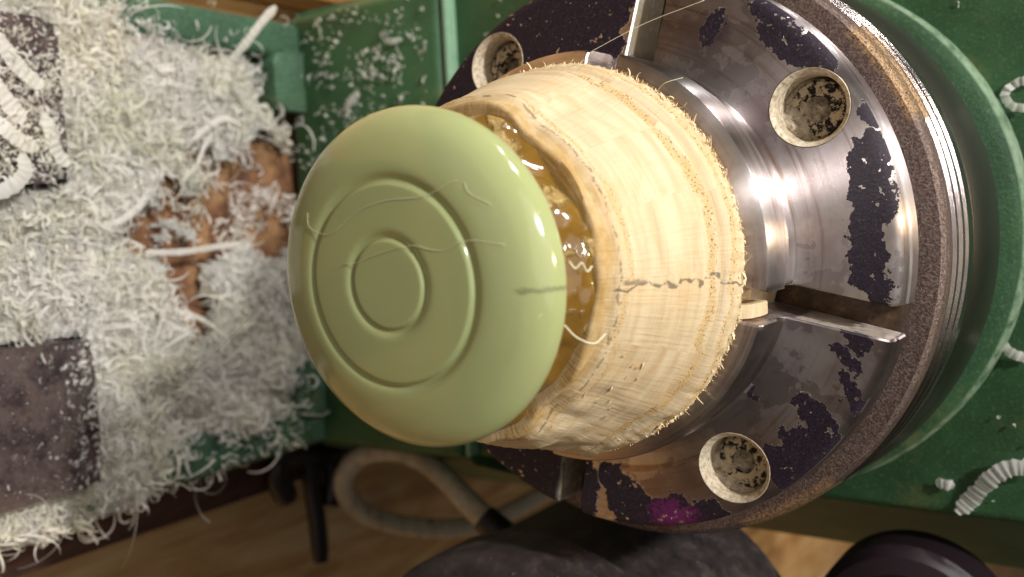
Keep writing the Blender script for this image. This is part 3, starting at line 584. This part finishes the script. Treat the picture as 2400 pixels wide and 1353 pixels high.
# ribbons one can tell apart: pleated strips
def ribbon(P, wd, label, pleat=.28, n=14, per=1.45, up=(0, 0, 1)):
    P = spline(P, n); V = []; F = []; up = Vector(up); acc = 0.
    # resample finely enough for the pleats
    Q = []; 
    for i in range(len(P)-1):
        k = max(1, int((P[i+1]-P[i]).length/.28)); Q += [P[i].lerp(P[i+1], j/k) for j in range(k)]
    Q.append(P[-1])
    for i, p in enumerate(Q):
        t = (Q[min(i+1, len(Q)-1)]-Q[max(i-1, 0)]).normalized(); s = t.cross(up); s = s.normalized() if s.length > .05 else t.orthogonal().normalized(); n_ = s.cross(t)
        if i: acc += (p-Q[i-1]).length
        u = acc/per; h = pleat*(((u+.25*mnoise.noise((acc*.5, wd, 1))) % 1)*1.8-.9)+.25*mnoise.noise((p.x*.8, p.y*.8, p.z*.8)); ww = wd*.5*(1+.18*mnoise.noise((acc*.9, wd, 3)))*min(1, .45+i*.12, .45+(len(Q)-1-i)*.12)
        for e, f in ((-1, -.3), (-.5, .05), (0, .1), (.5, .05), (1, -.3)): V.append(tuple(p+s*e*ww*(1+(.28*mnoise.noise((acc*2.1, e*5, wd*9)) if abs(e) == 1 else 0))+n_*(h*(1+.4*e)+f*wd*.16)))
    for i in range(len(Q)-1):
        for c in range(4): F.append((5*i+c, 5*i+c+1, 5*i+c+6, 5*i+c+5))
    o = mesh('shaving_ribbon', V, F, M_shav, None, 180); return tag(o, label, 'shaving', 'pleated white plastic shavings')
z = -122.6
ribbon([(55, 47, z), (50, 42.5, z+.5), (45, 38, z), (41.5, 34, z+.3)], 3.6, 'pleated white shaving running down from the top edge of the upper iron way')
ribbon([(45, 47, z), (41, 44.5, z+.8), (36.5, 41, z+.4), (34, 38.5, z)], 3.9, 'pleated white shaving across the middle of the upper iron way')
ribbon([(36, 47, z+.4), (32.5, 44, z+1), (29.5, 40, z+.7), (28, 36, z)], 3.3, 'pleated white shaving slanting over the lower half of the upper iron way')
ribbon([(36, 34, z), (31, 33, z+.4), (27, 31.5, z), (24.5, 29.5, z+.4)], 3.0, 'short pleated shaving beside the rounded end of the upper iron way')
ribbon([(27, 40, z+1), (22, 41, z+2), (18.5, 46, z+1.5), (17.5, 54, z+1)], 3.2, 'white pleated shaving arching off the lower edge of the upper iron way')
ribbon([(71, -39, -126), (66, -34, -127), (60.5, -29.5, -128), (53, -25, -132), (45, -24, -134)], 2.4, 'long white strand drooping over the green bed rim at the top', .25)
ribbon([(17, 40, -132), (14, 28, -133), (11, 15, -133), (14, 7, -133), (20, 1, -133)], 1.8, 'long smooth white shaving sweeping across the heap between the iron ways', .12)
ribbon([(.5, 36, -132), (-2, 31, -132), (-2.2, 25, -131.5), (1, 20, -132), (5, 19, -133)], 1.9, 'white shaving curled like a hook left of the bare brown gap', .35)
ribbon([(3.5, 4, -134), (3, -6, -133.6), (3.6, -16, -133.2), (4.3, -27, -134)], 1.7, 'straight white shaving bridging the bare brown gap', .2)
ribbon([(35, -20, -134), (31, -16, -133), (26, -13, -133), (21, -8, -134)], 1.3, 'thin white shaving slanting through the amber patch of the heap', .15)
ribbon([(38, -30, -134), (39, -23, -132.6), (36, -17, -133), (33, -14, -134)], 1.7, 'smooth white shaving crossing the top of the amber patch', .15)
ribbon([(-22, -20, -134), (-16, -12, -133.5), (-12, -2, -133.8), (-13, 8, -134)], 1.4, 'white shaving lying below the bare brown gap', .2)
up = (0, 1, 0); yy = -59.
ribbon([(-58.5, yy, 46.6), (-55, yy, 49.5), (-50.5, yy+1, 52.8), (-47.5, yy+1, 57), (-47.5, yy+1, 63)], 3.4, 'bent pleated shaving stuck low on the green headstock at the right edge', .3, up=up)
ribbon([(28.6, yy, 62), (28.6, yy, 58.5), (26.6, yy+.6, 56.4), (24.2, yy+.6, 57.6), (23.4, yy, 60.5)], 1.6, 'small hooked white shaving stuck high on the headstock at the right edge', .25, up=up)
ribbon([(-22.5, yy, 55.2), (-24.4, yy+.8, 57), (-25.8, yy, 61)], 2.0, 'stubby white shaving stuck halfway up the headstock beside the right edge', .2, up=up)
ribbon([(41.6, yy, 36), (41.2, yy+.4, 38.6), (41.8, yy, 41)], 1.1, 'tiny white shaving stuck on the headstock above the chuck rim', .2, up=up)
ribbon([(-52.6, yy, 42.4), (-52.6, yy+.5, 44.3), (-53.0, yy, 46)], 2.2, 'short white chip stuck on the headstock beside the bent shaving', .2, up=up)
yy = -54.
ribbon([(46, yy, -110.5), (43.5, yy+.4, -114.2), (41, yy+.3, -116)], 2.6, 'white chip stuck on the green headstock foot above the disc', .2, up=up)
ribbon([(59.2, yy, -99), (58.6, yy+.5, -96), (58.8, yy, -93)], 1.7, 'thin white chip stuck near the top of the headstock foot', .2, up=up)
# thin plastic hairs
def hair(P, r, label):
    V, F = tube(spline(P, 12), r, 5); tag(mesh('plastic_hair', V, F, M_strand, None, 180), label, 'strand', 'fine plastic hairs')
def disc_pts(P):
    out = []
    for x, z in P:
        r = math.hypot(x, z); y = float(np.interp(r, DR[:10], DY[:10])); q = R_ @ (Vector((x, y, z))-piv)+piv+Vector((.2, .16, .55)); out.append(q)
    return out
hair(disc_pts([(9.5, -13.6), (7.8, -13.4), (6.8, -11.4), (6.7, -8.7), (9.2, -4.1), (10.4, 1.0), (10.6, 6.9), (11.9, 10.6), (12.2, 11.8)]), .04, 'longest pale hair lying across the upper half of the green disc')
hair(disc_pts([(1.7, -9.2), (2.6, -6.8), (2.8, -4.4), (3.7, -1.2), (4.7, 4.5), (3.9, 9.0), (5.0, 12.9), (4.3, 17.7)]), .04, 'pale wavy hair crossing the inner ring of the green disc')
hair(disc_pts([(11.9, 12.7), (10.5, 13.5), (9.1, 16.1)]), .035, 'short pale hair on the right half of the green disc')
hair([(.5, 56, -21.6), (-5.4, 50, -37.7), (-12.3, 44, -54.5), (-20.5, 38, -73.3)], .04, 'thin straight hair stretching from the disc edge over the shavings')
hair([(40.3, 6, 21.8), (37.7, 8, 11.4), (32.7, 12, -.4), (29.7, 17, -8.4)], .05, 'straight pale hair stretched across the dark upper jaw')
hair([(25.3, 18, 18.7), (26.3, 19.2, 20.6), (26.9, 18, 23)], .06, 'short pale hair bridging the wood and the bright collar')
hair([(-6.1, 51, 20.6), (-7.7, 50.4, 22), (-8.6, 49, 23.6), (-7.6, 47, 24.2)], .13, 'pale hair curled against the amber glue beside the disc')
hair([(1.8, 51.4, 22.0), (.9, 51, 22.6), (1.5, 50.4, 23.2), (.4, 49.6, 23.4), (1., 48.6, 23.6)], .13, 'bright crinkled hair on the glue above the pencil line')
# ------------------------------------------------------------------ lever prongs
for P, r in (([(-64, -50, -155), (-67.5, -65, -155), (-71, -80, -155)], 4.4), ([(-68, -65.5, -155), (-81.2, -67, -155.5), (-93.3, -67.8, -155), (-106, -68.1, -155)], 3.1), ([(-66, -53.5, -155), (-73, -52.7, -156), (-81.5, -56.5, -156)], 4.0), ([(-70.5, -76.5, -155), (-80.9, -77, -156), (-88.5, -74.3, -156)], 4.4)):
    V, F = tube(spline(P, 8), lambda t, r=r: r*(1-.35*max(0, t-.9)*10*.5), 14); mesh('prong', V, F, M_black, lev, 40)
